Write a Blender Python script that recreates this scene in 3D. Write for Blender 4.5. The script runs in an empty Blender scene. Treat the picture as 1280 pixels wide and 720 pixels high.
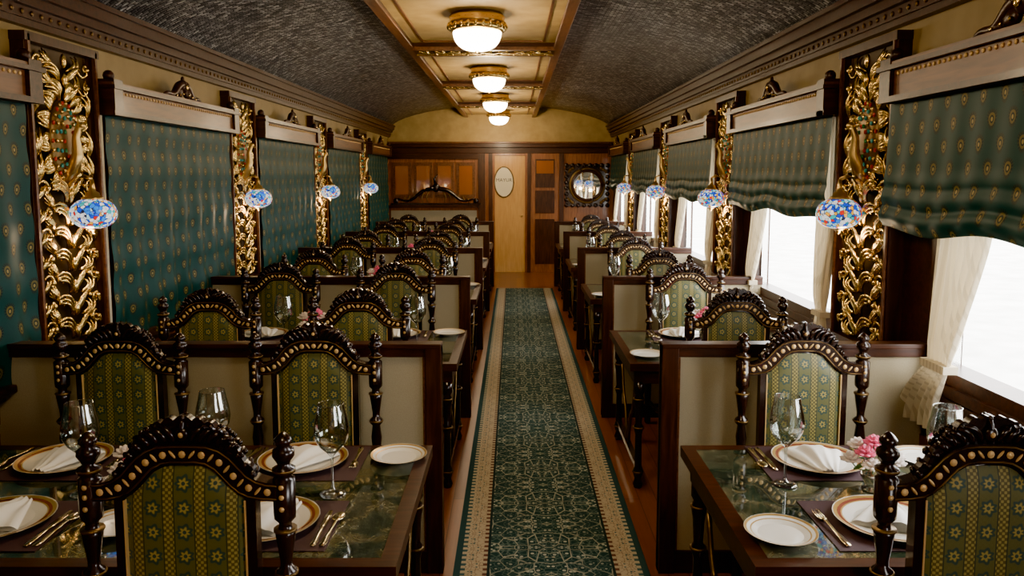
import bpy, math, random
from mathutils import Matrix, Vector
random.seed(7)
scene=bpy.context.scene
PI=math.pi
# ------------------------------------------------------------------ node helper
class NT:
    def __init__(s,name,rough=.5,metal=0.0,base=(.5,.5,.5)):
        s.m=bpy.data.materials.new(name); s.m.use_nodes=True
        s.t=s.m.node_tree; s.b=s.t.nodes['Principled BSDF']
        s.set('Roughness',rough); s.set('Metallic',metal); s.set('Base Color',base)
    def put(s,sock,v):
        if isinstance(v,bpy.types.NodeSocket): s.t.links.new(v,sock)
        else:
            if isinstance(v,(tuple,list)) and len(v)==3 and sock.type=='RGBA': v=(*v,1)
            sock.default_value=v
    def set(s,k,v): s.put(s.b.inputs[k],v); return s
    def node(s,ty,props={},**ins):
        n=s.t.nodes.new(ty)
        for k,v in props.items(): setattr(n,k,v)
        for k,v in ins.items(): s.put(n.inputs[k.replace('_',' ')],v)
        return n
    def M(s,op,a,b=None,c=None):
        n=s.t.nodes.new('ShaderNodeMath'); n.operation=op
        s.put(n.inputs[0],a)
        if b is not None: s.put(n.inputs[1],b)
        if c is not None: s.put(n.inputs[2],c)
        return n.outputs[0]
    def coords(s,which='Object'):
        return s.t.nodes.new('ShaderNodeTexCoord').outputs[which]
    def xyz(s,v):
        n=s.node('ShaderNodeSeparateXYZ'); s.put(n.inputs[0],v); return n.outputs[0],n.outputs[1],n.outputs[2]
    def comb(s,x,y,z):
        n=s.node('ShaderNodeCombineXYZ')
        s.put(n.inputs[0],x);s.put(n.inputs[1],y);s.put(n.inputs[2],z); return n.outputs[0]
    def mix(s,f,a,b,bt='MIX'):
        n=s.t.nodes.new('ShaderNodeMix'); n.data_type='RGBA'; n.blend_type=bt
        s.put(n.inputs[0],f); s.put(n.inputs[6],a); s.put(n.inputs[7],b); return n.outputs[2]
    def scale(s,v,sc):
        n=s.node('ShaderNodeMapping'); s.put(n.inputs[0],v); n.inputs['Scale'].default_value=sc; return n.outputs[0]
    def noise(s,v,sc=5,det=4,out='Fac',dist=0):
        n=s.node('ShaderNodeTexNoise',Vector=v,Scale=sc,Detail=det,Distortion=dist); return n.outputs[out]
    def vor(s,v,sc,feat='F1',out='Distance'):
        n=s.node('ShaderNodeTexVoronoi',{'feature':feat},Vector=v,Scale=sc); return n.outputs[out]
    def ramp(s,f,stops,interp='LINEAR'):
        n=s.node('ShaderNodeValToRGB'); s.put(n.inputs[0],f); cr=n.color_ramp; cr.interpolation=interp
        while len(cr.elements)<len(stops): cr.elements.new(.5)
        for e,(p,c) in zip(cr.elements,stops):
            e.position=p; e.color=(*c,1)
        return n.outputs[0]
    def smooth(s,v,a,b):
        n=s.node('ShaderNodeMapRange',{'interpolation_type':'SMOOTHSTEP'}); s.put(n.inputs[0],v)
        n.inputs[1].default_value=a;n.inputs[2].default_value=b; return n.outputs[0]
    def bump(s,h,st=.3,d=.01):
        n=s.node('ShaderNodeBump',Height=h,Strength=st,Distance=d); s.t.links.new(n.outputs[0],s.b.inputs['Normal']); return s

def wood(name,c1,c2,rough=.28,axis=(1,8,8),sc=6,coat=.3,spec=.4):
    m=NT(name,rough); v=m.scale(m.coords(),axis)
    f=m.noise(v,sc,6,dist=.6)
    m.set('Base Color',m.ramp(f,[(.3,c1),(.7,c2)])); m.set('Coat Weight',coat); m.set('Coat Roughness',.12); m.set('Specular IOR Level',spec)
    m.bump(f,.08,.003); return m.m
mahog=wood('mahogany_dark',(.022,.0068,.003),(.062,.020,.008),.34,coat=.06,spec=.3)
mahogZ=wood('mahogany_vertical',(.024,.0075,.0035),(.066,.023,.009),.32,(8,8,1),coat=.08,spec=.35)
walnut=wood('walnut_warm',(.15,.045,.012),(.30,.105,.030),.35,(8,8,1),5)
pelwood=wood('pelmet_wood',(.075,.026,.009),(.175,.068,.024),.38,(8,1,8),5,.05,.35)
doorwood=wood('door_wood',(.48,.24,.055),(.58,.32,.085),.4,(10,10,1),4)
chairwood=wood('chair_ebony',(.009,.004,.003),(.030,.011,.006),.25,(8,8,1),8,.4)
m=NT('inlay_bone',.4,.25,(.68,.45,.18)); inlay=m.m
m=NT('gold_leaf',.24,1.0); f=m.noise(m.coords(),22,3)
m.set('Base Color',m.ramp(f,[(.3,(.48,.30,.075)),(.65,(1.0,.74,.28))])); gold=m.m
m=NT('brass',.3,1.0,(.66,.45,.17)); brass=m.m
m=NT('silver',.18,1.0,(.8,.8,.78)); silver=m.m
m=NT('antique_brass_dark',.4,.8,(.18,.11,.04)); dbrass=m.m
m=NT('bronze_ground',.55,.4,(.05,.028,.009)); bronze=m.m
def plain(n,c,r=.5,me=0): return NT(n,r,me,c).m
white_china=plain('white_china',(.82,.80,.74),.12)
gold_rim=plain('gold_rim',(.66,.42,.12),.3,.6)
burg=plain('burgundy_rim',(.22,.06,.035),.2)
m=NT('napkin_linen',.9,0,(.85,.83,.78)); m.bump(m.noise(m.coords(),60,3),.2,.002); linen=m.m
plum=NT('placemat_plum',.7,0,(.052,.024,.030)); plum.bump(plum.noise(plum.coords(),250,2),.4,.001); plum=plum.m
m=NT('clear_glass',0.0); t=m.t; tr=m.node('ShaderNodeBsdfTransparent'); tr.inputs[0].default_value=(.91,.94,.93,1)
gl=m.node('ShaderNodeBsdfGlossy'); gl.inputs['Roughness'].default_value=.03
lw=m.node('ShaderNodeLayerWeight'); lw.inputs[0].default_value=.45
fac=m.M('MINIMUM',m.M('ADD',m.M('MULTIPLY',m.M('POWER',lw.outputs['Facing'],1.6),.95),.12),.95)
mx=m.node('ShaderNodeMixShader'); m.put(mx.inputs[0],fac); t.links.new(tr.outputs[0],mx.inputs[1]); t.links.new(gl.outputs[0],mx.inputs[2])
t.links.new(mx.outputs[0],t.nodes['Material Output'].inputs[0]); glass=m.m
def damask():
    m=NT('green_damask',.55); x,y,z=m.xyz(m.coords())
    pu=m.M('DIVIDE',x,.078); fu=m.M('SUBTRACT',m.M('FRACT',m.M('ADD',pu,.5+20)),.5)
    au=m.M('ABSOLUTE',fu)
    fv=m.M('SUBTRACT',m.M('FRACT',m.M('ADD',m.M('DIVIDE',z,.062),20)),.5)
    r=m.M('SQRT',m.M('ADD',m.M('POWER',m.M('MULTIPLY',au,1.3),2),m.M('POWER',fv,2)))
    an=m.M('ARCTAN2',fv,fu); pet=m.M('MULTIPLY',m.M('COSINE',m.M('MULTIPLY',an,7)),.05)
    rr=m.M('ADD',r,pet)
    flower=m.M('SUBTRACT',1.0,m.smooth(rr,.15,.2)); core=m.M('SUBTRACT',1.0,m.smooth(r,.07,.09))
    halo=m.M('SUBTRACT',m.smooth(rr,.2,.23),m.smooth(rr,.30,.36))
    stripe=m.smooth(au,.30,.33)
    line=m.M('MULTIPLY',m.smooth(au,.29,.31),m.M('SUBTRACT',1.0,m.smooth(au,.33,.35)))
    fine=m.M('SINE',m.M('MULTIPLY',z,420)); finex=m.M('SINE',m.M('MULTIPLY',x,420))
    ff=m.smooth(m.M('MULTIPLY',fine,finex),-.1,.3)
    base=m.mix(stripe,(.095,.098,.024),m.mix(ff,(.085,.074,.016),(.29,.245,.06)))
    base=m.mix(halo,base,(.014,.052,.048)); base=m.mix(flower,base,(.33,.26,.06)); base=m.mix(core,base,(.02,.055,.048))
    base=m.mix(line,base,(.018,.032,.016))
    m.set('Base Color',base); m.set('Sheen Weight',.2); m.bump(ff,.15,.001); return m.m
fabric=damask()
def teal():
    m=NT('teal_peacock_silk',.5); x,y,z=m.xyz(m.coords())
    zz=m.M('DIVIDE',z,.085); row=m.M('FLOOR',zz)
    uo=m.M('ADD',m.M('ADD',m.M('DIVIDE',y,.115),40),m.M('MULTIPLY',m.M('MODULO',row,2),.5))
    fu=m.M('SUBTRACT',m.M('FRACT',uo),.5); fv=m.M('SUBTRACT',m.M('FRACT',zz),.5)
    fu2=m.M('MULTIPLY',fu,m.M('ADD',2.3,m.M('MULTIPLY',fv,-1.6)))
    r=m.M('SQRT',m.M('ADD',m.M('POWER',fu2,2),m.M('POWER',m.M('MULTIPLY',fv,1.15),2)))
    eye=m.M('SUBTRACT',m.smooth(r,.17,.21),m.smooth(r,.29,.34)); core=m.M('SUBTRACT',1.0,m.smooth(r,.08,.13))
    halo=m.M('SUBTRACT',1.0,m.smooth(r,.38,.55))
    barb=m.M('MULTIPLY',m.smooth(m.M('SINE',m.M('MULTIPLY',m.M('ARCTAN2',fv,fu2),18)),.2,.8),m.M('SUBTRACT',halo,m.M('SUBTRACT',1.0,m.smooth(r,.33,.36))))
    n=m.noise(m.scale(m.coords(),(1,1,.3)),160,2)
    b=m.mix(halo,(.003,.050,.050),(.0015,.018,.021)); b=m.mix(m.M('MULTIPLY',eye,.75),b,(.20,.155,.032)); b=m.mix(m.M('MULTIPLY',core,.95),b,(.36,.28,.08))
    b=m.mix(m.M('MULTIPLY',m.M('MAXIMUM',barb,0.0),.5),b,(.08,.095,.035))
    b=m.mix(m.M('MULTIPLY',n,.25),b,(.001,.014,.015))
    m.set('Base Color',b); m.set('Specular IOR Level',.22); return m.m
tealm=teal()
m=NT('cream_drape',.85,0,(.70,.64,.48)); x,y,z=m.xyz(m.coords())
st=m.smooth(m.M('SINE',m.M('MULTIPLY',y,260)),.4,.8); m.set('Base Color',m.mix(st,(.72,.64,.47),(.52,.44,.30)))
t=m.t; tl=m.node('ShaderNodeBsdfTranslucent'); tl.inputs[0].default_value=(.72,.62,.42,1)
mx=m.node('ShaderNodeMixShader'); mx.inputs[0].default_value=.15; t.links.new(m.b.outputs[0],mx.inputs[1]); t.links.new(tl.outputs[0],mx.inputs[2]); t.links.new(mx.outputs[0],t.nodes['Material Output'].inputs[0])
cream=m.m
m=NT('beige_linen_panel',.9); f=m.noise(m.coords(),260,3); f2=m.noise(m.coords(),3,3)
m.set('Base Color',m.mix(f2,m.ramp(f,[(.3,(.27,.22,.13)),(.7,(.41,.355,.23))]),(.36,.31,.20))); m.bump(f,.3,.002); beige=m.m
def marble():
    m=NT('green_marble',.06); v=m.coords(); n=m.noise(v,5,8,dist=1.5); n2=m.noise(v,11,6,dist=2.5)
    b=m.ramp(n,[(.32,(.006,.014,.010)),(.48,(.028,.042,.026)),(.56,(.12,.105,.055)),(.64,(.032,.04,.023)),(.8,(.012,.022,.016))])
    vein=m.M('SUBTRACT',1.0,m.smooth(m.M('ABSOLUTE',m.M('SUBTRACT',n2,.5)),.004,.03))
    b=m.mix(m.M('MULTIPLY',vein,.3),b,(.25,.25,.16))
    m.set('Base Color',b); m.set('Coat Weight',1.0); m.set('Coat Roughness',.02); return m.m
marb=marble()
def carpetm():
    m=NT('persian_runner',.95); x,y,z=m.xyz(m.coords()); ax=m.M('ABSOLUTE',x)
    py=m.M('PINGPONG',m.M('ADD',y,50),.24); v=m.comb(ax,py,0)
    e=m.vor(v,34,'DISTANCE_TO_EDGE'); c=m.vor(v,34,'F1')
    v2=m.comb(ax,py,3.3); e2=m.vor(v2,14,'DISTANCE_TO_EDGE'); c2=m.vor(v2,14,'F1')
    field=m.mix(m.M('SUBTRACT',1.0,m.smooth(c,.24,.32)),(.011,.045,.048),(.40,.43,.37))
    field=m.mix(m.M('MULTIPLY',m.M('SUBTRACT',1.0,m.smooth(e,.04,.08)),.65),field,(.13,.185,.175))
    field=m.mix(m.M('SUBTRACT',1.0,m.smooth(e2,.015,.035)),field,(.38,.38,.30))
    field=m.mix(m.M('MULTIPLY',m.M('SUBTRACT',1.0,m.smooth(c2,.12,.16)),.8),field,(.43,.40,.29))
    big=m.noise(m.comb(ax,py,9),7,2); field=m.mix(m.M('MULTIPLY',m.smooth(big,.45,.6),.4),field,(.009,.036,.042))
    pb=m.M('PINGPONG',m.M('ADD',y,50),.075); vb=m.comb(ax,pb,7.7)
    eb=m.vor(vb,40,'DISTANCE_TO_EDGE'); cb=m.vor(vb,40,'F1')
    bord=m.mix(m.M('SUBTRACT',1.0,m.smooth(cb,.2,.27)),(.46,.38,.26),(.045,.10,.11))
    bord=m.mix(m.M('MULTIPLY',m.M('SUBTRACT',1.0,m.smooth(eb,.03,.06)),.8),bord,(.20,.12,.075))
    def band(a,b): return m.M('MULTIPLY',m.M('GREATER_THAN',ax,a),m.M('LESS_THAN',ax,b))
    out=m.mix(band(.295,.43),field,bord)
    dots=m.smooth(m.M('SINE',m.M('MULTIPLY',y,150)),-.2,.2)
    out=m.mix(band(.280,.298),out,m.mix(dots,(.44,.38,.27),(.13,.055,.04)))
    out=m.mix(band(.268,.280),out,(.010,.026,.030))
    out=m.mix(band(.375,.395),out,m.mix(dots,(.45,.38,.26),(.04,.09,.10)))
    out=m.mix(band(.395,.45),out,(.018,.052,.060))
    n=m.noise(m.coords(),180,2); out=m.mix(m.M('MULTIPLY',n,.25),out,(0.02,.035,.035))
    m.set('Base Color',out); m.bump(n,.4,.003); m.set('Specular IOR Level',.2); return m.m
carpet=carpetm()
def ceilm():
    m=NT('grey_pressed_ceiling_paper',.38); uv=m.coords('UV')
    br=m.node('ShaderNodeTexBrick',{'offset':.5},Vector=uv,Color1=(.035,.038,.046),Color2=(.80,.81,.84),Mortar=(.012,.012,.015),Scale=1.0)
    br.inputs['Mortar Size'].default_value=.006; br.inputs['Brick Width'].default_value=.058; br.inputs['Row Height'].default_value=.028
    br.inputs['Mortar Smooth'].default_value=.7
    n=m.noise(uv,22,3); n2=m.noise(uv,1.6,3)
    b=m.mix(m.smooth(n,.44,.60),m.mix(.75,br.outputs[0],(.045,.048,.058)),m.mix(.05,br.outputs[0],(.50,.51,.54)))
    b=m.mix(m.M('MULTIPLY',n2,.35),b,(.05,.052,.06))
    m.set('Base Color',b); m.set('Metallic',.3)
    h=m.M('ADD',m.M('MULTIPLY',br.outputs[1],-1.0),m.M('MULTIPLY',n,.8)); m.bump(h,.55,.008); return m.m
ceilpaper=ceilm()
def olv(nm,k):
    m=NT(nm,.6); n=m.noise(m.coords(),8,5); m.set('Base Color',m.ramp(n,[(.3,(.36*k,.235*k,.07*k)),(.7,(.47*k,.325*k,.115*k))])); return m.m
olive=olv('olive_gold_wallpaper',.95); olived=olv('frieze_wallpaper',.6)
def floorm():
    m=NT('wood_floor',.28); br=m.node('ShaderNodeTexBrick',Vector=m.node('ShaderNodeMapping',Vector=m.coords(),Rotation=(0,0,PI/2)).outputs[0],Color1=(.15,.042,.013),Color2=(.26,.08,.025),Mortar=(.03,.01,.005),Scale=1.0)
    br.inputs['Brick Width'].default_value=1.1; br.inputs['Row Height'].default_value=.09; br.inputs['Mortar Size'].default_value=.002
    n=m.noise(m.scale(m.coords(),(30,2,1)),3,5); m.set('Base Color',m.mix(m.M('MULTIPLY',n,.6),br.outputs[0],(.07,.022,.008))); return m.m
floorw=floorm()
def mosaic():
    m=NT('mosaic_glass',.15); v=m.coords()
    col=m.vor(v,58,'F1','Color'); r,g,b=m.xyz(col)
    c=m.ramp(r,[(0,(.85,.88,.9)),(.22,(.01,.06,.65)),(.34,(.02,.22,.85)),(.45,(.70,.02,.01)),(.55,(.02,.42,.45)),(.63,(.35,.7,.9)),(.72,(.85,.40,.03)),(.79,(.85,.85,.85))],'CONSTANT')
    e=m.smooth(m.vor(v,58,'DISTANCE_TO_EDGE'),.03,.08); c=m.mix(e,(.02,.02,.04),c)
    m.set('Base Color',c); m.set('Emission Color',c); m.set('Emission Strength',.9); return m.m
mos=mosaic()
m=NT('lamp_glass_lit',.3,0,(1,.9,.7)); m.set('Emission Color',(1,.84,.55)); m.set('Emission Strength',20.0); lampglow=m.m
m=NT('mirror_glass',.03,1,(.85,.87,.88)); mirror=m.m
m=NT('cabinet_glass',.08,.0,(.30,.10,.028)); m.set('Coat Weight',1.0); cabglass=m.m  # warm reflections on the rear cabinet panes are put into this base colour
gemr=plain('gem_red',(.45,.03,.02),.15); gemt=plain('gem_turquoise',(.05,.30,.30),.15); gemg=plain('gem_green',(.05,.22,.08),.15)
pinkf=plain('petal_pink',(.88,.16,.34),.6); whitef=plain('petal_white',(.88,.80,.76),.6); leaf=plain('leaf_green',(.06,.17,.04),.5)
concrete=NT('platform_concrete',.9); concrete.set('Base Color',concrete.ramp(concrete.noise(concrete.coords(),2,6),[(.3,(.50,.50,.47)),(.7,(.72,.72,.70))])); concrete=concrete.m
ivory=plain('ivory_sign',(.70,.62,.42),.35)
ink=plain('sign_ink',(.03,.02,.02),.5)
brass2=plain('gilt_cutlery',(.82,.68,.42),.2,1.0)

# ------------------------------------------------------------------ mesh builder
class MB:
    def __init__(s): s.v=[];s.f=[];s.mi=[];s.sm=[];s.mats=[];s.X=Matrix.Identity(4)
    def mat(s,m):
        if m not in s.mats: s.mats.append(m)
        return s.mats.index(m)
    def add(s,vs,fs,m,smooth=False):
        o=len(s.v); i=s.mat(m)
        for p in vs: s.v.append(tuple(s.X@Vector(p)))
        for f in fs: s.f.append([a+o for a in f]); s.mi.append(i); s.sm.append(smooth)
    def box(s,x0,x1,y0,y1,z0,z1,m):
        vs=[(x,y,z) for z in(z0,z1) for y in(y0,y1) for x in(x0,x1)]
        s.add(vs,[(0,2,3,1),(4,5,7,6),(0,1,5,4),(2,6,7,3),(0,4,6,2),(1,3,7,5)],m)
    def lathe(s,prof,m,c=(0,0,0),n=16,smooth=True,caps=(1,1)):
        vs=[];fs=[]
        for (z,r) in prof:
            for k in range(n):
                a=2*PI*k/n; vs.append((c[0]+r*math.cos(a),c[1]+r*math.sin(a),c[2]+z))
        for i in range(len(prof)-1):
            for k in range(n):
                k2=(k+1)%n; fs.append((i*n+k,i*n+k2,(i+1)*n+k2,(i+1)*n+k))
        if caps[0]: fs.append(tuple(range(n-1,-1,-1)))
        L=(len(prof)-1)*n
        if caps[1]: fs.append(tuple(range(L,L+n)))
        s.add(vs,fs,m,smooth)
    def ell(s,c,r,m,nu=8,nv=6,rot=None):
        vs=[];fs=[]
        R=rot or Matrix.Identity(3)
        for j in range(nv+1):
            th=PI*j/nv
            for k in range(nu):
                a=2*PI*k/nu
                p=R@Vector((r[0]*math.sin(th)*math.cos(a),r[1]*math.sin(th)*math.sin(a),r[2]*math.cos(th)))
                vs.append((c[0]+p[0],c[1]+p[1],c[2]+p[2]))
        for j in range(nv):
            for k in range(nu):
                k2=(k+1)%nu; fs.append((j*nu+k,(j+1)*nu+k,(j+1)*nu+k2,j*nu+k2))
        s.add(vs,fs,m,True)
    def tube(s,pts,rad,m,n=6,flat=1.0):
        P=[Vector(p) for p in pts]; vs=[];fs=[]; up0=Vector((1,0,0))
        for i,p in enumerate(P):
            d=(P[min(i+1,len(P)-1)]-P[max(i-1,0)]).normalized()
            u=up0 if abs(d.dot(up0))<.95 else Vector((0,0,1))
            a=d.cross(u).normalized(); b=a.cross(d).normalized()
            r=rad[i] if isinstance(rad,(list,tuple)) else rad
            for k in range(n):
                t=2*PI*k/n; q=p+a*math.cos(t)*r+b*math.sin(t)*r*flat; vs.append(tuple(q))
        for i in range(len(P)-1):
            for k in range(n):
                k2=(k+1)%n; fs.append((i*n+k,i*n+k2,(i+1)*n+k2,(i+1)*n+k))
        fs.append(tuple(range(n-1,-1,-1))); L=(len(P)-1)*n; fs.append(tuple(range(L,L+n)))
        s.add(vs,fs,m,True)
    def strip(s,top,bot,y0,y1,m):
        n=len(top); vs=[]
        for (x,z) in top: vs+= [(x,y0,z),(x,y1,z)]
        for (x,z) in bot: vs+= [(x,y0,z),(x,y1,z)]
        fs=[]; B=2*n
        for i in range(n-1):
            a=2*i;b=2*i+2
            fs+=[(a,b,b+B,a+B),(a+1,a+1+B,b+1+B,b+1),(a,a+1,b+1,b),(a+B,b+B,b+1+B,a+1+B)]
        fs+=[(0,B,B+1,1),(2*n-2,2*n-1,B+2*n-1,B+2*n-2)]
        s.add(vs,fs,m)
    def grid(s,fn,nu,nv,m,smooth=True):
        vs=[fn(i/nu,j/nv) for j in range(nv+1) for i in range(nu+1)]
        fs=[(j*(nu+1)+i,j*(nu+1)+i+1,(j+1)*(nu+1)+i+1,(j+1)*(nu+1)+i) for j in range(nv) for i in range(nu)]
        s.add(vs,fs,m,smooth)
    def mesh(s,name):
        me=bpy.data.meshes.new(name); me.from_pydata(s.v,[],s.f)
        for mm in s.mats: me.materials.append(mm)
        me.polygons.foreach_set('material_index',s.mi); me.polygons.foreach_set('use_smooth',s.sm); me.update(); return me
def obj(name,me,loc=(0,0,0),rz=0,bevel=0,parent=None,sc=1):
    o=bpy.data.objects.new(name,me); scene.collection.objects.link(o); o.location=loc; o.rotation_euler=(0,0,rz); o.scale=(sc,sc,sc)
    if bevel:
        b=o.modifiers.new('bevel','BEVEL'); b.width=bevel; b.segments=2; b.limit_method='ANGLE'; b.angle_limit=math.radians(50)
    if parent: o.parent=parent
    return o
def boxobj(name,x0,x1,y0,y1,z0,z1,m,bevel=0):
    b=MB(); cx,cy,cz=(x0+x1)/2,(y0+y1)/2,(z0+z1)/2
    b.box(x0-cx,x1-cx,y0-cy,y1-cy,z0-cz,z1-cz,m); return obj(name,b.mesh(name),(cx,cy,cz),bevel=bevel)

XL,XR,YB,YF=-2.21,1.75,13.6,-1.3
XC=(XL+XR)/2
PITCH=2.42; PAN0=3.72; BAY0=2.51
# ------------------------------------------------------------------ shell
boxobj('floor',XL-.15,XR+.15,YF-.1,YB+.1,-.1,0,floorw)
boxobj('carpet_runner',-.425+.163,.425+.163,YF+.05,11.55,0.0005,.012,carpet)
boxobj('wall_left',XL-.12,XL,YF-.1,YB+.1,0,3.05,mahog)
b=MB(); bays=[BAY0+PITCH*k for k in range(-1,5)]
WN,WF=-.86,.66
b.box(XR,XR+.12,YF-.1,YB+.1,0,.88,mahog); b.box(XR,XR+.12,YF-.1,YB+.1,2.08,3.05,mahog)
e=YF-.1
for c in bays:
    b.box(XR,XR+.12,e,c+WN,.88,2.08,mahog); e=c+WF
b.box(XR,XR+.12,e,YB+.1,.88,2.08,mahog)
obj('wall_right',b.mesh('wall_right'))
boxobj('wall_front',XL,XR,YF-.1,YF,0,3.05,walnut)
def vaultz(x):
    u=min(1,abs((x-XC)/(XR-XC))); return 2.53+.44*(max(0,1-u*u))**.55
N=64; xs=[XC+(XR-XC)*math.sin(-PI/2+PI*i/N) for i in range(N+1)]
vs=[];fs=[];arc=0;prev=None;arcs=[]
for x in xs:
    z=vaultz(x)
    if prev: arc+=math.hypot(x-prev[0],z-prev[1])
    arcs.append(arc); prev=(x,z); vs+=[(x,YF,z),(x,YB,z)]
for i in range(N): fs.append((2*i,2*i+1,2*i+3,2*i+2))
me=bpy.data.meshes.new('ceiling'); me.from_pydata(vs,[],fs); me.materials.append(ceilpaper)
uvl=me.uv_layers.new(name='UVMap')
for p in me.polygons:
    p.use_smooth=True
    for li in p.loop_indices:
        vi=me.loops[li].vertex_index; uvl.data[li].uv=(arcs[vi//2],vs[vi][1])
ceil=obj('ceiling',me)
sd=ceil.modifiers.new('solid','SOLIDIFY'); sd.thickness=.04; sd.offset=1
BL,BR=-.84,.36
CP=2.775
boxobj('ceiling_panel',BL,BR,YF,YB,CP,CP+.03,olive)
b=MB()
for x0,x1 in((BL-.02,BL+.03),(BR-.03,BR+.02)):
    b.box(x0,x1,YF,YB,2.74,2.955,mahog); b.box(x0-.012,x1+.012,YF,YB,2.725,2.745,pelwood)
obj('trim_ceiling_beams',b.mesh('tcb'),bevel=.005)
lampY=[5.18+2.5*k for k in range(-2,4)]
b=MB()
for ly in lampY:
    yy=ly+1.25
    if yy<YB-.1:
        b.box(BL+.03,BR-.03,yy-.15,yy+.15,CP-.05,CP+.002,mahog)
        for s_ in(-1,1):
            b.box(BL+.03,BR-.03,yy+s_*.15-.02,yy+s_*.15+.02,CP-.062,CP-.035,pelwood)
            b.box(BL+.03,BR-.03,yy+s_*.125-.006,yy+s_*.125+.006,CP-.060,CP-.045,gold)
        n=16
        for i in range(n):
            cx=BL+.08+(BR-BL-.16)*(i+.5)/n
            R=Matrix.Rotation(.7 if i%2 else -.7,3,'Z')
            b.ell((cx,yy,CP-.055),(.018,.085,.010),gold,8,6,R); b.ell((cx+.02,yy+.06*(1 if i%2 else -1),CP-.055),(.018,.018,.012),gold)
    for s_ in(-1,1):
        x=(BL+.12) if s_<0 else (BR-.12)
        b.box(x-.008,x+.008,ly-1.0,min(ly+1.0,YB-.05),CP-.012,CP+.002,pelwood)
    for yy in(ly-1.0,ly+1.0):
        if yy<YB: b.box(BL+.12,BR-.12,yy-.008,yy+.008,CP-.012,CP+.002,pelwood)
obj('trim_ceiling_crossbeams',b.mesh('tcx'))
for nm,x,s_ in(('left',XL,1),('right',XR,-1)):
    b=MB()
    def bx(a,c,z0,z1,m): b.box(min(x+s_*a,x+s_*c),max(x+s_*a,x+s_*c),YF,YB,z0,z1,m)
    bx(0,.05,2.38,2.41,mahog); bx(0,.09,2.46,2.50,mahog); bx(0,.12,2.50,2.56,mahog); bx(0,.06,2.41,2.46,mahog); bx(0,.14,2.555,2.58,mahog)
    y=YF+.05
    while y<YB:
        b.ell((x+s_*.062,y,2.435),(.008,.012,.012),dbrass,6,4); y+=.07
    obj('cornice_'+nm,b.mesh('cornice'+nm))
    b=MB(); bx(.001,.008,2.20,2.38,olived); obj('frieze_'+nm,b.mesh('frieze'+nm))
    b=MB(); bx(0,.10 if s_>0 else .03,.80,.835,mahog); bx(0,.05 if s_>0 else .025,.76,.80,pelwood); obj('trim_sill_'+nm,b.mesh('sill'+nm),bevel=.006)
    b=MB(); bx(0,.03,0,.12,mahog); bx(0,.02,.66,.72,pelwood)
    y=YF+.1
    while y<YB-.3:
        b.box(min(x,x+s_*.015),max(x,x+s_*.015),y,y+.5,.18,.62,walnut); y+=.6
    obj('baseboard_'+nm,b.mesh('bb'+nm))

# ------------------------------------------------------------------ carved panel
def plume(b,y,z,ang,L,bend,mir=1,x=.045,n=5,w=.0085,spread=.22):
    for j in range(n):
        o=(j-(n-1)/2)
        Lj=L*(1-.16*abs(o)); pts=[];rd=[]
        yy=zz=0; a=ang+o*spread*.55; K=9
        for i in range(K+1):
            t=i/K
            pts.append((x+.030*math.sin(PI*(.1+.75*t))-.004*abs(o),max(-.243,min(.243,y+mir*yy)),z+zz))
            rd.append(w*math.sin(PI*(.18+.74*t))+.0012)
            st=Lj/K; a_=a+bend*t*t*(1+.18*o); yy+=st*math.cos(a_); zz+=st*math.sin(a_)
        b.tube(pts,rd,gold,6,.75)
def spiral(b,y,z,r,dirn,turns,mir,start,x=.05,w=.010):
    pts=[];rd=[];n=20
    for i in range(n+1):
        t=i/n; a=start+dirn*turns*2*PI*t; rr=r*(1-t)**.9+.003
        pts.append((x+.02*t,y+mir*rr*math.cos(a),z+rr*math.sin(a))); rd.append(w*(1-.45*t)*(.5+min(1,t*4)*.5))
    b.tube(pts,rd,gold,6,.7); b.ell((x+.022,y,z),(.012,.013,.013),gold)
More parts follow.
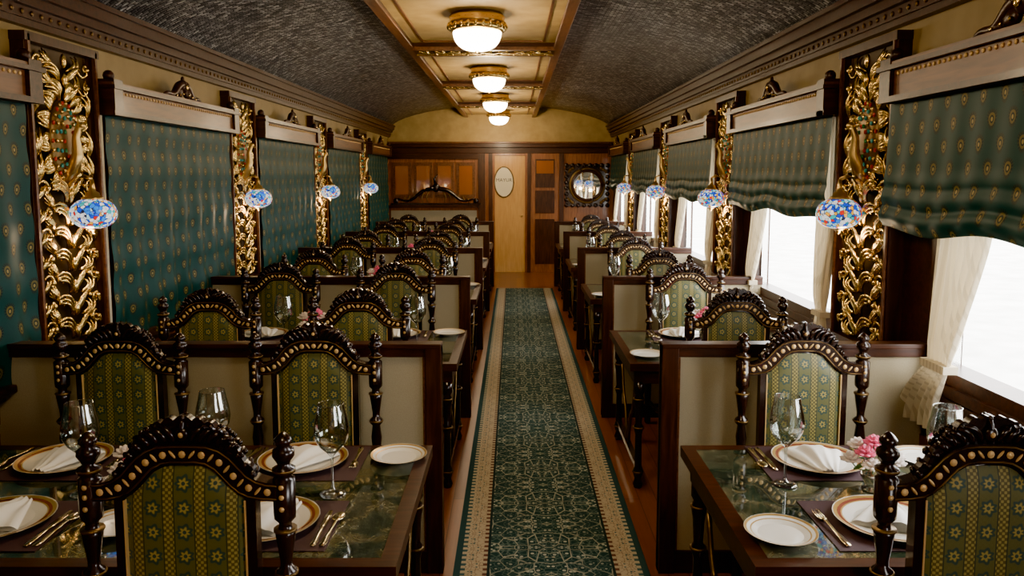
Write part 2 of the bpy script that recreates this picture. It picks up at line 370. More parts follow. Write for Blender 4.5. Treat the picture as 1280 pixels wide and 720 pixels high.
def carved():
    b=MB()
    b.box(0,.028,-.25,.25,.9,2.31,bronze)
    for s_ in(-1,1):
        b.box(0,.07,s_*.273-.023,s_*.273+.023,.86,2.34,mahogZ); b.box(0,.08,s_*.273-.008,s_*.273+.008,.86,2.34,pelwood)
        b.box(.028,.04,s_*.243-.005,s_*.243+.005,.905,2.31,gold)
    b.box(0,.08,-.30,.30,2.31,2.35,mahogZ); b.box(0,.08,-.30,.30,.86,.905,mahogZ)
    for mir in(-1,1):
        for i,z in enumerate([.925,1.035,1.145,1.255,1.365,1.475,1.585]):
            plume(b,mir*.012,z,1.30,.20,-2.5,mir,.046,5,.0090)
            plume(b,mir*.09,z-.005,.15,.13,1.9,mir,.034,5,.009)
            plume(b,mir*.235,z+.02,2.0,.10,1.3,mir,.036,3,.0085)
            spiral(b,mir*.185,z+.075,.034,-1 if i%2 else 1,1.2,mir,.5,.052)
            b.ell((.066,mir*.128,z+.085),(.011,.012,.012),gold)
        for i in range(13):
            a=-1.35+i*.225
            yy=.112*math.cos(a); zz=1.90+.19*math.sin(a)
            plume(b,mir*yy,zz,a,.12,1.5 if i%2 else -1.5,mir,.038,4,.0095,.35)
        for z in(2.12,2.21):
            plume(b,mir*.02,z-.05,.9,.17,-1.6,mir,.044,5,.009)
            spiral(b,mir*.19,z+.03,.040,1,1.3,mir,PI)
            plume(b,mir*.06,z+.01,.3,.13,1.6,mir,.036,4,.009)
        for zz in(1.68,1.80,2.0): plume(b,mir*.215,zz,1.57,.15,.7,mir,.036,5,.009,.3)
    for z in(.96,1.07,1.18,1.29,1.40,1.51,1.62,2.17,2.26): b.ell((.068,0,z),(.014,.016,.034),gold)
    b.ell((.045,0,1.88),(.035,.115,.195),dbrass,16,12)
    for ring,(ry,rz_,n) in enumerate([(.106,.182,26),(.086,.152,22),(.064,.118,16),(.04,.075,10)]):
        for k in range(n):
            a=2*PI*k/n
            f=math.sqrt(max(0,1-(ry/.118)**2*.98))
            b.ell((.047+.034*f,ry*math.cos(a),1.88+rz_*math.sin(a)),(.008,.009,.011),[gemr,gold,gemt,gemr][ring] if k%2 else [gold,gemt,gold,gemg][ring],6,4)
    b.tube([(.05,0,1.70),(.085,0,1.74),(.115,0,1.82),(.11,0,1.90),(.13,0,1.95),(.16,0,1.94)],[.03,.035,.026,.018,.02,.006],brass,8)
    b.ell((.135,0,1.955),(.022,.016,.018),brass)
    for k in(-1,0,1): b.tube([(.13,0,1.965),(.125,k*.012,2.0)],[.002,.004],gold,5)
    b.tube([(.05,0,1.66),(.09,0,1.70),(.14,0,1.715),(.175,0,1.70)],[.014,.012,.010,.009],brass,8)
    return b.mesh('carved_panel')
carvedme=carved()
def mosl():
    b=MB(); prof=[]
    for i in range(17):
        t=PI*i/16; prof.append((-.074*math.cos(t),max(.022,.105*math.sin(t)**.8)))
    b.lathe(prof,mos,n=32)
    b.lathe([(.068,.048),(.076,.05),(.083,.034),(.10,.03),(.108,.016),(.13,.012),(.165,.008)],brass,n=16)
    b.lathe([(-.10,.003),(-.092,.010),(-.083,.012),(-.076,.03),(-.069,.034)],brass,n=16)
    return b.mesh('mosaic_lamp')
mosme=mosl()
pans=[PAN0+PITCH*k for k in range(-1,4)]
for c in pans:
    for x,rz in((XL,0),(XR,PI)):
        obj('carved_gilt_panel',carvedme,(x,c,0),rz)
        o=obj('mosaic_lamp',mosme,(x+(.175 if rz==0 else -.175),c,1.535),rz)
        if c>2:
            l=bpy.data.lights.new('mosaic_glow','POINT'); l.energy=1.6; l.color=(1,.72,.42); l.shadow_soft_size=.03
            lo=bpy.data.objects.new('glow_light',l); scene.collection.objects.link(lo); lo.parent=o; lo.location=(-.03,0,-.13)

# ------------------------------------------------------------------ pelmets / blinds / drapes
def pelmet():
    b=MB(); W=.90
    b.box(0,.13,-W,W,2.05,2.17,pelwood)
    b.box(0,.15,-W-.01,W+.01,2.03,2.055,mahog); b.box(0,.16,-W-.02,W+.02,2.165,2.185,mahog); b.box(0,.145,-W-.01,W+.01,2.185,2.20,pelwood)
    for s_ in(-1,1):
        b.box(0,.15,s_*(W-.04)-.045,s_*(W-.04)+.045,2.03,2.215,mahog); b.ell((.10,s_*(W-.04),2.235),(.03,.03,.03),mahog)
    n=46
    for i in range(n): b.ell((.132,-W+.12+(2*W-.24)*i/(n-1),2.148),(.005,.009,.009),inlay,6,4)
    for s_ in(-1,1):
        pts=[(.12,s_*(.02+.24*t),2.20+.085*(1-t)**1.5+.012*math.sin(t*9)) for t in[i/10 for i in range(11)]]
        b.tube(pts,[.028-.018*i/10 for i in range(11)],mahog,8)
        b.ell((.12,s_*.06,2.235),(.02,.045,.035),mahog); b.ell((.12,s_*.13,2.215),(.02,.04,.022),mahog)
        for k in range(3): b.ell((.142,s_*(.04+.05*k),2.225-.008*k),(.006,.008,.008),gold,6,4)
    b.ell((.12,0,2.275),(.03,.045,.045),mahog); b.ell((.12,0,2.32),(.012,.014,.02),mahog); b.ell((.148,0,2.27),(.008,.018,.018),gold)
    return b.mesh('window_pelmet')
pelme=pelmet()
def blind_long(seed):
    b=MB()
    def fn(u,v):
        y=-.88+1.76*u; z=2.045-(2.045-.815)*v+.012*v**3*math.sin(u*2*PI*3+seed)
        am=.003+.013*v**1.3
        x=.078+am*math.sin(u*2*PI*8+.8*math.sin(v*3+seed))+.004*math.sin(v*2*PI*5)+.03*v*v*math.sin(u*PI*2+seed)**2
        return (x,y,z)
    b.grid(fn,130,40,tealm); return b.mesh('roman_blind_lowered')
def blind_short(seed):
    b=MB()
    def fn(u,v):
        y=-.90+1.80*u
        sag=.012*math.cos(u*2*PI*2+seed)+.006*math.sin(u*17+seed)
        if v<.9:
            w=v/.9; z=2.045-(2.045-1.50)*w+sag*w*w
            k=max(0,(w-.55)/.45)
            x=.095+.02*w+.018*k*abs(math.sin(k*PI*3))+.0025*math.sin(u*2*PI*11+w*2)
        else:
            w=(v-.9)/.1; a=PI*w; z=1.50+sag-.018*math.sin(a)+.01*w; x=.115-.02*w
        return (x,y,z)
    b.grid(fn,130,70,tealm)
    return b.mesh('roman_blind_raised')
def drape(side,P):
    b=MB(); (a0,a1),(t0,t1),(b0,b1)=P
    def fn(u,v):
        z=2.075-(2.075-.70)*v; kt=.80
        if v<kt:
            t=v/kt; e=t**2.0; y0=a0*(1-e)+t0*e; e2=t**1.2; y1=a1*(1-e2)+t1*e2
        else:
            t=(v-kt)/(1-kt); e=math.sin(t*PI/2); y0=t0*(1-e)+b0*e; y1=t1*(1-e)+b1*e
        y=y0+(y1-y0)*u; pin=math.exp(-((v-kt)/.05)**2); lo=min(1,max(0,(v-.45)/.3))
        x=.050+.030*lo+(.016+.004*lo)*(1-.5*pin)*math.sin(u*2*PI*6)+.008*math.sin(u*5+v*3)
        return (x,side*y,z)
    b.grid(fn,90,50,cream)
    b.box(.055,.112,min(side*(t0-.01),side*(t1+.01)),max(side*(t0-.01),side*(t1+.01)),.96,.99,cream)
    return b.mesh('tied_drape')
d1m=drape(-1,((.13,.60),(.37,.52),(.46,.74))); d2m=drape(1,((.62,.885),(.76,.87),(.73,.88)))
longs=[blind_long(i) for i in range(2)]; shorts=[blind_short(i) for i in range(2)]
for k,c in enumerate(bays):
    obj('window_pelmet',pelme,(XL,c,0),0); obj('window_pelmet',pelme,(XR,c,0),PI)
    obj('roman_blind_lowered',longs[k%2],(XL,c,0),0)
    obj('roman_blind_raised',shorts[k%2],(XR,c,0),PI)
    obj('tied_drape',d1m,(XR,c,0),PI); obj('tied_drape',d2m,(XR,c,0),PI)
    b=MB(); A,B=-WF,-WN
    for y0,y1 in((A,A+.06),(B-.06,B)): b.box(-.10,.015,y0,y1,.88,2.03,mahogZ)
    b.box(-.10,.015,A,B,.88,.94,mahog); b.box(0,.03,A-.04,B+.02,.84,.885,mahog); b.box(-.10,-.002,A,B,2.0,2.08,mahog)
    for y0,y1 in((A+.06,A+.085),(B-.085,B-.06)): b.box(-.08,-.04,y0,y1,.94,2.02,silver)
    obj('window_%d'%(k+1),b.mesh('window'),(XR,c,0),PI)
    b=MB()
    for y0,y1 in((-.90,-.885),(.885,.90)): b.box(0,.05,y0,y1,.835,2.03,mahogZ)
    b.box(0,.02,-.885,.885,.835,2.03,cabglass)
    obj('window_%d'%(k+11),b.mesh('windowl'),(XL,c,0),0)
def cst():
    b=MB(); b.grid(lambda u,v:(.060+.01*math.sin(u*12),.865+.045*u,2.03-1.18*v),8,10,cream); return b.mesh('cream_drape_edge')
cs=cst()
for c in bays: obj('cream_drape_edge',cs,(XL,c-1.78,0),0)

# ------------------------------------------------------------------ ceiling lamp
def clamp():
    b=MB()
    b.lathe([(.24,.10),(.235,.17),(.215,.185),(.20,.175),(.185,.185),(.17,.18)],brass,n=32)
    b.lathe([(.175,.165),(.16,.19),(.145,.195),(.13,.185),(.12,.17)],gold,n=32)
    for k in range(24):
        a=2*PI*k/24; b.ell((.188*math.cos(a),.188*math.sin(a),.155),(.014,.014,.022),gold,6,5)
        b.ell((.165*math.cos(a+.13),.165*math.sin(a+.13),.20),(.012,.012,.028),gold,6,5)
    prof=[(.12*(1-math.cos(t)),.158*math.sin(t)**.75+.002) for t in [PI/2*i/12 for i in range(13)]]
    b.lathe(prof,lampglow,n=32)
    b.lathe([(-.012,.004),(-.006,.012),(.002,.02)],brass,n=10)
    return b.mesh('ceiling_lamp')
clm=clamp()
for ly in lampY:
    o=obj('ceiling_lamp',clm,(XC-.01,ly,CP-.239),0)
    l=bpy.data.lights.new('bulb','POINT'); l.energy=24; l.color=(1,.75,.45); l.shadow_soft_size=.10
    lo=bpy.data.objects.new('bulb_light',l); scene.collection.objects.link(lo); lo.parent=o; lo.location=(0,0,-.14)

# ------------------------------------------------------------------ chair
def rrect(b,cx,cy,w,d,rings,m,r=.05,n=5):
    vs=[];fs=[];cnt=4*(n+1)
    for z,ins in rings:
        hw,hd=w/2-ins,d/2-ins; rr=max(.004,r-ins)
        for q,(sx,sy) in enumerate(((1,1),(-1,1),(-1,-1),(1,-1))):
            for i in range(n+1):
                a=q*PI/2+PI/2*i/n; vs.append((cx+sx*(hw-rr)+rr*math.cos(a),cy+sy*(hd-rr)+rr*math.sin(a),z))
    for j in range(len(rings)-1):
        for k in range(cnt):
            k2=(k+1)%cnt; fs.append((j*cnt+k,j*cnt+k2,(j+1)*cnt+k2,(j+1)*cnt+k))
    fs.append(tuple(range(cnt-1,-1,-1))); L=(len(rings)-1)*cnt; fs.append(tuple(range(L,L+cnt)))
    b.add(vs,fs,m,True)
def mirr(half): return [(-x,z) for x,z in reversed(half[1:])]+list(half)
def interp(pts,x):
    x=abs(x)
    for i in range(len(pts)-1):
        if pts[i][0]<=x<=pts[i+1][0]:
            t=(x-pts[i][0])/(pts[i+1][0]-pts[i][0]); return pts[i][1]*(1-t)+pts[i+1][1]*t
    return pts[-1][1]
def chair():
    b=MB(); b.X=Matrix.Diagonal((1,1,1.018,1))
    post=[(0,.016),(.015,.022),(.10,.02),(.115,.028),(.13,.02),(.30,.024),(.36,.027),(.375,.028),(.50,.028),(.515,.018),(.53,.028),(.545,.017),(.57,.015),(.64,.022),(.69,.016),(.70,.026),(.715,.026),(.725,.015),(.74,.015),(.80,.024),(.815,.026),(.825,.016),(.838,.016),(.85,.027),(.865,.028),(.95,.028),(.958,.018),(.966,.029),(.976,.029),(.984,.014),(.995,.020),(1.008,.028),(1.022,.027),(1.032,.015),(1.038,.022),(1.048,.022),(1.058,.014),(1.066,.004)]
    for s_ in(-1,1):
        b.lathe(post,chairwood,(s_*.243,0,0),12)
        for z in(.708,.820,.971): b.lathe([(-.003,.0295),(.003,.0295)],dbrass,(s_*.243,0,z),12)
        for zz in(.88,.91,.935):
            for yy in(-.027,.027): b.ell((s_*.243,yy,zz),(.007,.004,.007),inlay,6,4)
    outer=[(0,1.042),(.03,1.042),(.06,1.040),(.09,1.030),(.115,1.012),(.135,.990),(.155,.968),(.18,.952),(.205,.945),(.24,.943)]
    inner=[(0,.992),(.03,.992),(.055,.988),(.078,.975),(.097,.955),(.115,.935),(.137,.916),(.16,.905),(.19,.900),(.24,.898)]
    T=.022
    b.strip(mirr(outer),mirr(inner),-T,T,chairwood)
    mid=[((a[0]+c[0])/2,(a[1]+c[1])/2) for a,c in zip(outer,inner)]
    L=[0]
    for i in range(len(mid)-1): L.append(L[-1]+math.dist(mid[i],mid[i+1]))
    def at(s):
        for i in range(len(mid)-1):
            if L[i]<=s<=L[i+1]:
                t=(s-L[i])/(L[i+1]-L[i]); return (mid[i][0]*(1-t)+mid[i+1][0]*t,mid[i][1]*(1-t)+mid[i+1][1]*t)
        return mid[-1]
    n=11
    for i in range(n):
        s=L[-1]*.88*i/(n-1); x,z=at(s)
        for m_ in((-1,1) if i else (1,)):
            for yy in(-T-.001,T+.001):
                if i%2==0: b.ell((m_*x,yy,z),(.0095,.003,.0095),inlay,8,4)
                else: b.ell((m_*x,yy,z),(.0040,.003,.013),inlay,6,4,Matrix.Rotation(.7*m_,3,'Y'))
    for line,off in((outer,-.006),(inner,.006)):
        for yy in(-T-.001,T+.001):
            b.tube([(x,yy,z+off) for x,z in mirr(line)],.0022,dbrass,4)
    def ch(x):
        a=abs(x)/.172
        if a>1: return 0
        return .012+.050*(math.cos(a*PI/2))**1.2
    xs=[-.172+.344*i/90 for i in range(91)]
    def sc(x): return ch(x)+.011*abs(math.sin(abs(x)/.172*PI*5.5+.9))
    b.strip([(x,interp(outer,x)+sc(x)*.92) for x in xs],[(x,interp(outer,x)-.004) for x in xs],-.012,.012,chairwood)
    for i in range(-8,9):
        x=i*.0205; h=ch(x); z0=interp(outer,x); dr=math.radians(i*8); sg=1 if i>0 else -1 if i<0 else 0
        for yy in(-.013,.013):
            pts=[]
            for q in range(7):
                t=q/6; a=dr+sg*1.3*t*t
                pts.append((x+h*1.0*t*math.sin(a)*.8,yy*(1+.35*math.sin(PI*t)),z0+h*1.0*t*math.cos(a*.6)))
            b.tube(pts,[.0045+.004*math.sin(PI*q/6) for q in range(7)],chairwood,6)
            b.ell((pts[-1][0],yy,pts[-1][2]),(.0075,.006,.0075),chairwood,6,5)
    for yy in(-.020,.020):
        b.ell((0,yy,1.066),(.018,.007,.018),chairwood,10,6); b.ell((0,yy*1.3,1.066),(.007,.004,.007),inlay,6,4)
    for s_ in(-1,1):
        x0,x1=sorted((s_*.150,s_*.176)); b.box(x0,x1,-.018,.018,.50,.918,chairwood)
        xg0,xg1=sorted((s_*.148,s_*.152)); b.box(xg0,xg1,-.021,.021,.52,.90,inlay)
    b.box(-.24,.24,-.02,.02,.475,.525,chairwood)
    for s_ in(-1,1):
        def fn(u,v,s_=s_):
            x=-.15+.30*u; zt=interp(inner,x)-.006; z=.525+(zt-.525)*v
            k=(1-(2*u-1)**6)*(1-(2*v-1)**8)
            return (x,s_*(.010+.016*max(0,k)),z)
        b.grid(fn,20,14,fabric)
    b.tube([(x,0,z-.004) for x,z in mirr([p for p in inner if p[0]<.15])],.012,chairwood,6)
    b.box(-.225,.225,.0,.42,.375,.43,chairwood)
    rrect(b,0,.215,.47,.43,[(.425,.005),(.44,0),(.47,0),(.487,.012),(.495,.03),(.50,.07)],fabric)
    fl=[(0,.014),(.015,.022),(.06,.016),(.08,.026),(.10,.018),(.22,.026),(.26,.018),(.28,.028),(.30,.028),(.43,.028)]
    for s_ in(-1,1):
        b.lathe(fl,chairwood,(s_*.205,.395,0),12)
        b.tube([(s_*.24,0,.16),(s_*.225,.2,.16),(s_*.205,.395,.16)],[.012,.017,.012],chairwood,8)
    b.tube([(-.22,.2,.16),(0,.2,.16),(.22,.2,.16)],[.012,.018,.012],chairwood,8)
    for i in range(17): b.ell((-.19+.38*i/16,.421,.402),(.006,.003,.006),inlay,6,4)
    return b.mesh('dining_chair')
chm=chair()
# ------------------------------------------------------------------ tables
def table(x0,x1,d,aisle):
    b=MB(); T=.71
    b.box(x0+.045,x1-.045,.045,d-.045,T-.03,T-.001,marb)
    for a in((x0,x1,0,.047),(x0,x1,d-.047,d),(x0,x0+.047,.047,d-.047),(x1-.047,x1,.047,d-.047)):
        b.box(a[0],a[1],a[2],a[3],T-.042,T,mahog)
    b.box(x0+.03,x1-.03,.04,.06,T-.12,T-.04,mahog); b.box(x0+.03,x1-.03,d-.06,d-.04,T-.12,T-.04,mahog)
    xa=x0 if aisle<0 else x1
    xi0,xi1=sorted((xa-aisle*.03,xa-aisle*.05)); b.box(xi0,xi1,.04,d-.04,T-.12,T-.04,mahog)
    lp=[(0,.022),(.02,.028),(.05,.018),(.09,.03),(.12,.02),(.30,.018),(.34,.028),(.36,.018),(.45,.022),(.50,.030),(.52,.020),(.54,.03),(.60,.03)]
    for y in(.06,d-.06):
        b.lathe(lp,chairwood,(xa-aisle*.06,y,0),12)
        for z in(.09,.34,.50): b.lathe([(-.004,.032),(.004,.032)],dbrass,(xa-aisle*.06,y,z),12)
    b.box(min(xa-aisle*.045,xa-aisle*.075),max(xa-aisle*.045,xa-aisle*.075),.07,d-.07,.10,.13,chairwood)
    X=xa-aisle*.06
    for s_ in(-1,1):
        yc=d/2
        pts=[(X,yc+s_*(.03+.22*t),.13+.42*t+.05*math.sin(t*6)) for t in [i/12 for i in range(13)]]
        b.tube(pts,[.010]*13,dbrass,6)
    xw=x1 if aisle<0 else x0
    xw0,xw1=sorted((xw,xw+aisle*.05)); b.box(xw0,xw1,.1,d-.1,0,T-.04,mahog)
    return b.mesh('dining_table')
TL=table(XL+.02,-.305,.90,1); TR=table(.627,XR-.035,.90,-1)
def partition(x0,x1,aisle):
    b=MB(); H=1.0
    b.box(x0,x1,.012,.048,.08,H-.03,beige)
    b.box(x0,x1,0,.06,H-.045,H,mahog); b.box(x0,x1,-.006,.066,H-.008,H+.012,mahog); b.box(x0,x1,0,.06,0,.10,mahog)
    xa=x0 if aisle<0 else x1
    a,c=sorted((xa,xa-aisle*.07)); b.box(a,c,-.004,.064,0,H+.004,mahogZ)
    a,c=sorted((xa-aisle*.07,xa-aisle*.08)); b.box(a,c,.004,.056,.1,H-.045,pelwood)
    return b.mesh('booth_partition')
PL=partition(XL+.005,-.305,1); PR=partition(.627,XR-.005,-1)
# ------------------------------------------------------------------ tableware
def plate(R,rim,z=.02):
    b=MB()
    b.lathe([(0,R*.55),(.004,R*.62),(z,R)],white_china,n=40,caps=(1,0))
    def ann(r0,r1,z0,z1,m):
        n=40; vs=[];fs=[]
        for r,zz in((r0,z0),(r1,z1)):
            for k in range(n): a=2*PI*k/n; vs.append((r*math.cos(a),r*math.sin(a),zz))
        for k in range(n): k2=(k+1)%n; fs.append((k,n+k,n+k2,k2))
        b.add(vs,fs,m,True)
    zz=lambda r:.0085+(z+.001-.0085)*((r/R-.66)/.34)
    if rim=='dinner': b2=[(.66,.82,white_china),(.82,.85,gold_rim),(.85,.91,burg),(.91,.985,gold_rim),(.985,1.0,white_china)]
    else: b2=[(.66,.79,white_china),(.79,.83,gold_rim),(.83,.92,white_china),(.92,.99,gold_rim),(.99,1.0,white_china)]
    for a,c,m in b2: ann(R*a,R*c,zz(R*a),zz(R*c),m)
    ann(.001,R*.62,.0070,.0070,white_china); ann(R*.62,R*.66,.0070,.0085,white_china)
    return b.mesh(rim+'_plate')
DP=plate(.155,'dinner'); BP=plate(.10,'bread')
def wine():
    b=MB(); out=[(0,.040),(.003,.041),(.006,.030),(.012,.008),(.03,.0045),(.10,.004),(.125,.006),(.14,.020),(.16,.040),(.185,.053),(.21,.056),(.24,.052),(.27,.045),(.295,.041)]
    b.lathe(out,glass,n=32,caps=(1,0))
    b.lathe([(z,r-.0018) for z,r in out[7:]],glass,n=32,caps=(1,0))
    b.tube([(.0402*math.cos(2*PI*k/32),.0402*math.sin(2*PI*k/32),.295) for k in range(33)],.0014,glass,6)
    return b.mesh('wine_glass')
WG=wine()
def napkin():
    b=MB()
    def fn(u,v):
        x=(u-.5)*.21*(1-.75*v); y=-.07+.20*v; z=.014+.045*(1-abs(2*u-1))**.8*(1-v*.3)*(.35+.65*math.sin(PI*min(1,v*1.1+.1)))+.004*math.sin(u*22)
        return (x,y,z)
    b.grid(fn,24,14,linen); b.grid(lambda u,v:((u-.5)*.21*(1-.75*v),-.07+.20*v,.010),6,4,linen)
    return b.mesh('folded_napkin')
NK=napkin()
def cutl(kind):
    b=MB(); cutm=brass2
    if kind=='knife': P=[(0,.006,.003),(.02,.009,.003),(.09,.006,.004),(.11,.005,.004),(.115,.009,.004),(.18,.010,.003),(.22,.005,.003)]
    else: P=[(0,.007,.003),(.02,.010,.003),(.08,.005,.005),(.14,.004,.009),(.15,.006,.009)]
    def mk(pts,dx=0):
        vs=[];fs=[];th=.002
        for y,w,zz in pts: vs+=[(dx-w,y,zz),(dx+w,y,zz),(dx-w,y,zz+th),(dx+w,y,zz+th)]
        for i in range(len(pts)-1):
            a=4*i;c=a+4; fs+=[(a,a+1,c+1,c),(a+2,c+2,c+3,a+3),(a,c,c+2,a+2),(a+1,a+3,c+3,c+1)]
        L=4*(len(pts)-1); fs+=[(0,2,3,1),(L,L+1,L+3,L+2)]; b.add(vs,fs,cutm,True)
    mk(P)
    if kind=='fork':
        mk([(.15,.006,.009),(.16,.012,.006),(.175,.0125,.004)])
        for k in range(4): mk([(.175,.0019,.004),(.20,.0018,.005),(.215,.0008,.010)],-.0105+.007*k)
    if kind=='spoon': b.ell((0,.175,.008),(.019,.03,.005),cutm,12,6)
    return b.mesh('dinner_'+kind)
FK,KN,SP=cutl('fork'),cutl('knife'),cutl('spoon')
b=MB(); b.box(-.21,.21,-.16,.16,0,.002,plum); PM=b.mesh('placemat')
def flowers():
    b=MB()
    b.lathe([(0,.030),(.004,.032),(.01,.018),(.02,.022),(.045,.036),(.06,.034),(.072,.026),(.085,.032),(.088,.033),(.088,.030),(.07,.022),(.05,.03)],silver,n=20)
    fl=[(0,0,.155),(.045,.01,.14),(-.045,-.01,.13),(.01,-.045,.13),(-.02,.045,.135),(.035,.05,.115),(.07,-.02,.105),(-.065,.03,.10),(-.05,-.045,.10),(.04,-.05,.10)]
    for i,(x,y,z) in enumerate(fl):
        m=pinkf if i in(0,1,2,5) else whitef
        for ring,(n,rr,dz) in enumerate(((9,.022,0),(7,.014,.008),(4,.006,.014))):
            for k in range(n):
                a=2*PI*k/n+ring*.5+i; R=Matrix.Rotation(a,3,'Z')@Matrix.Rotation(.5+.4*(2-ring),3,'Y')
                b.ell((x+rr*math.cos(a),y+rr*math.sin(a),z+dz),(.005,.010,.014),m,6,4,R)
        b.tube([(x*.2,y*.2,.06),(x*.7,y*.7,z-.03),(x,y,z-.004)],.002,leaf,5)
    for k in range(12):
        a=2*PI*k/12; b.ell((.055*math.cos(a),.055*math.sin(a),.088+.01*(k%2)),(.03,.011,.003),leaf,8,4,Matrix.Rotation(a,3,'Z')@Matrix.Rotation(.3,3,'Y'))
    return b.mesh('flower_vase')
FV=flowers()
TY=1.90; SPC=2.15; TT=.7105
def seat_set(x,y,face):
    rz=0 if face>0 else PI
    obj('placemat',PM,(x,y,TT),0); z=TT+.0025
    obj('dinner_plate',DP,(x,y,z),random.random()); obj('folded_napkin',NK,(x,y,z+.002),rz+random.uniform(-.5,.5))
    obj('dinner_fork',FK,(x-face*.178,y-face*.14,z),rz+.04)
    obj('dinner_knife',KN,(x+face*.172,y-face*.14,z),rz); obj('dinner_spoon',SP,(x+face*.197,y-face*.14,z),rz-.05)
for k in range(5):
    y0=TY+SPC*k
    obj('dining_table',TL,(0,y0,0)); obj('dining_table',TR,(0,y0,0))
    py=y0+1.28
    obj('booth_partition',PL,(0,py,0),bevel=.003); obj('booth_partition',PR,(0,py,0),bevel=.003)
    for cx in(-.805,-1.595,1.175):
        j=random.uniform(-.01,.01) if k else 0
        obj('dining_chair',chm,(cx-(.012 if cx<0 else 0),y0-.045,0),j)
        obj('dining_chair',chm,(cx,y0+1.16,0),PI+j)
    seat_set(-.74,y0+.72,-1); seat_set(-.72,y0+.24,1); seat_set(-1.58,y0+.72,-1); seat_set(-1.50,y0+.24,1)
    seat_set(1.07,y0+.72,-1); seat_set(1.09,y0+.24,1)
    for x,y in((-.41,.76),(-1.13,.22),(.75,.17),(1.45,.74),(-1.98,.70)): obj('bread_plate',BP,(x,y0+y,TT+.0001),0)
    for x,y in((-.575,.455),(-1.37,.46),(-1.005,.60),(.89,.535),(1.345,.42),(-1.80,.45)): obj('wine_glass',WG,(x,y0+y,TT),0)
    fsc=1.25 if k else 1.0
    obj('flower_vase',FV,(1.155,y0+.49,TT),.4,sc=fsc); obj('flower_vase',FV,(-1.18,y0+.46,TT),1.4,sc=fsc)

# ------------------------------------------------------------------ rear wall
Y=YB
boxobj('wall_rear',XL,XR,Y,Y+.12,0,3.05,olive)
b=MB()
def bb(x0,x1,z0,z1,d,m,d0=0): b.box(x0,x1,Y-d,Y-d0,z0,z1,m)
bb(XL,XR,2.20,2.27,.10,mahog); bb(XL,XR,2.27,2.30,.12,pelwood); bb(XL,XR,2.10,2.20,.06,mahog)
obj('cornice_rear',b.mesh('cr'),bevel=.004)
b=MB()
for x0,x1 in((-.62,-.50),(-.44,-.37),(.24,.30),(.80,.88)): bb(x0,x1,0,2.10,.07,mahogZ)
bb(-.50,-.44,0,2.10,.03,walnut)
obj('trim_rear_pilasters',b.mesh('rp'))
b=MB(); bb(-.37,.24,0,2.09,.03,doorwood); bb(-.37,-.33,0,2.10,.05,walnut); bb(.20,.24,0,2.10,.05,walnut); bb(-.33,.20,2.06,2.10,.05,walnut)
b.ell((.14,Y-.05,1.0),(.02,.03,.02),brass); obj('door_1',b.mesh('door'))
b=MB(); vs=[];n=36
for d in(0,.012): vs+=[(.165*math.cos(2*PI*k/n),-d,.26*math.sin(2*PI*k/n)) for k in range(n)]
b.add(vs,[tuple(range(n,2*n)),*[(k,(k+1)%n,n+(k+1)%n,n+k) for k in range(n)]],ivory)
b.tube([(.168*math.cos(2*PI*k/n),-.012,.265*math.sin(2*PI*k/n)) for k in range(n+1)],.012,dbrass,6)
sg=obj('oval_door_sign',b.mesh('sign'),(-.17,Y-.031,1.60))
tc=bpy.data.curves.new('sign_text','FONT'); tc.body='MAYUR'; tc.size=.085; tc.align_x='CENTER'; tc.align_y='CENTER'; tc.extrude=.001; tc.materials.append(ink)
to=bpy.data.objects.new('lettering',tc); scene.collection.objects.link(to); to.parent=sg; to.location=(0,-.0145,.03); to.rotation_euler=(PI/2,0,0)
b=MB(); bb(.30,.80,0,2.10,.04,walnut)
for z0,z1 in((.15,.95),(1.05,1.45),(1.5,2.0)): bb(.38,.72,z0,z1,.055,mahogZ)
bb(.40,.70,1.75,1.97,.06,cabglass); obj('wood_closet_panel',b.mesh('closet'))
b=MB(); bb(.88,XR,0,2.10,.035,walnut); obj('rear_panelling',b.mesh('rpan'))
b=MB(); cx,cz=1.29,1.54
for ring,(rr,w,mm) in enumerate(((.26,.03,mahog),(.30,.02,dbrass))):
    b.tube([(cx+rr*math.cos(2*PI*k/40),Y-.07,cz+rr*math.sin(2*PI*k/40)) for k in range(41)],w,mm,8)
n=40; b.add([(cx+.25*math.cos(2*PI*k/n),Y-.068,cz+.25*math.sin(2*PI*k/n)) for k in range(n)],[tuple(range(n))],mirror)
b.box(cx-.38,cx+.38,Y-.055,Y-.036,cz-.37,cz+.37,chairwood)
for k in range(28):
    t=k/28*8; side=int(t//2); u=(t%2)-1
    px,pz=[(u,1),(1,-u),(-u,-1),(-1,u)][side]
    b.ell((cx+px*.36,Y-.06,cz+pz*.35),(.04,.025,.04),chairwood)
for sx in(-1,1):
    for sz in(-1,1):
        for q in range(3): b.ell((cx+sx*(.25+.04*q),Y-.062,cz+sz*(.30-.03*q)),(.03,.02,.03),dbrass)
obj('carved_round_mirror',b.mesh('mir'))
b=MB(); bb(XL,-.62,0,2.10,.04,walnut)
bb(XL,-.62,1.15,1.20,.16,mahog); bb(XL,-.62,2.0,2.10,.07,mahog)
for i in range(4):
    x0=XL+.08+i*.375; bb(x0,x0+.33,1.32,1.94,.06,pelwood); bb(x0+.05,x0+.28,1.38,1.88,.066,cabglass)
bb(XL+.05,-.65,.25,1.10,.07,beige); bb(XL,-.62,.12,.25,.09,mahog)
obj('rear_cabinet',b.mesh('cab'))
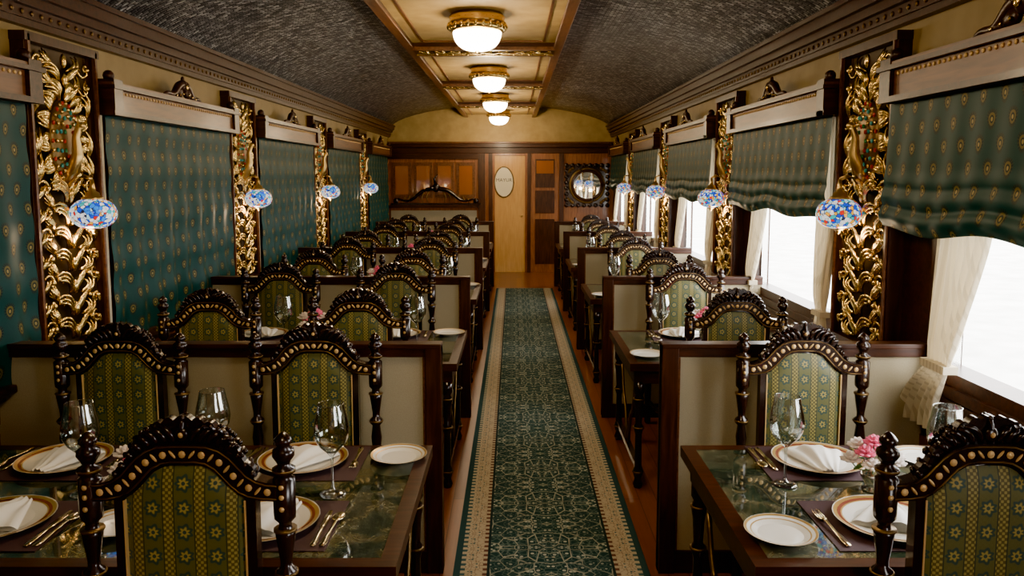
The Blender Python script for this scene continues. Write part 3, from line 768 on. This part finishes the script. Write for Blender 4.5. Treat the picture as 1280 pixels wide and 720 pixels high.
b=MB(); cx=-1.36; yy=Y-.12
for s_ in(-1,1):
    pts=[(cx+s_*(.05+.62*t),yy,1.50-.22*t**.6+.05*math.sin(t*PI*2.2)) for t in[i/20 for i in range(21)]]
    b.tube(pts,[.04-.025*i/20 for i in range(21)],chairwood,8)
    for k in range(6):
        t=k/6; b.tube([(cx+s_*(.12+.5*t),yy,1.46-.16*t),(cx+s_*(.17+.5*t),yy,1.34-.08*t),(cx+s_*(.14+.5*t),yy,1.22)],[.014,.010,.006],dbrass,6)
    b.ell((cx+s_*.70,yy,1.27),(.05,.03,.05),chairwood)
b.ell((cx,yy,1.50),(.07,.035,.08),chairwood); b.tube([(cx,yy,1.55),(cx-.03,yy,1.66),(cx+.04,yy,1.74)],[.03,.018,.008],chairwood,8)
b.box(cx-.78,cx+.78,yy-.03,yy+.03,1.202,1.235,chairwood)
obj('carved_peacock_crest',b.mesh('crest'))

# ------------------------------------------------------------------ exterior + light
boxobj('ground',XR+.6,60,-40,60,-.45,-.35,concrete)
w=bpy.data.worlds.new('World'); scene.world=w; w.use_nodes=True
bg=w.node_tree.nodes['Background']; bg.inputs[0].default_value=(1.0,.98,.95,1); bg.inputs[1].default_value=14.0
for c in bays:
    l=bpy.data.lights.new('sky_portal','AREA'); l.shape='RECTANGLE'; l.size=1.7; l.size_y=1.2; l.cycles.is_portal=True
    o=bpy.data.objects.new('window_sky_portal',l); scene.collection.objects.link(o); o.location=(XR+.13,c-.1,1.48)
    o.rotation_euler=Vector((-1,0,0)).to_track_quat('-Z','Z').to_euler()
cam=bpy.data.cameras.new('camera'); co=bpy.data.objects.new('camera',cam); scene.collection.objects.link(co)
cam.sensor_width=36; cam.lens=27.0; cam.shift_x=-.0016; cam.shift_y=-.0367; cam.clip_start=.05
co.location=(0,0,1.72); co.rotation_euler=(math.radians(84.4),0,0); scene.camera=co
scene.view_settings.view_transform='AgX'
try: scene.view_settings.look='AgX - Punchy'
except Exception as ex: print(ex)
scene.view_settings.exposure=1.0
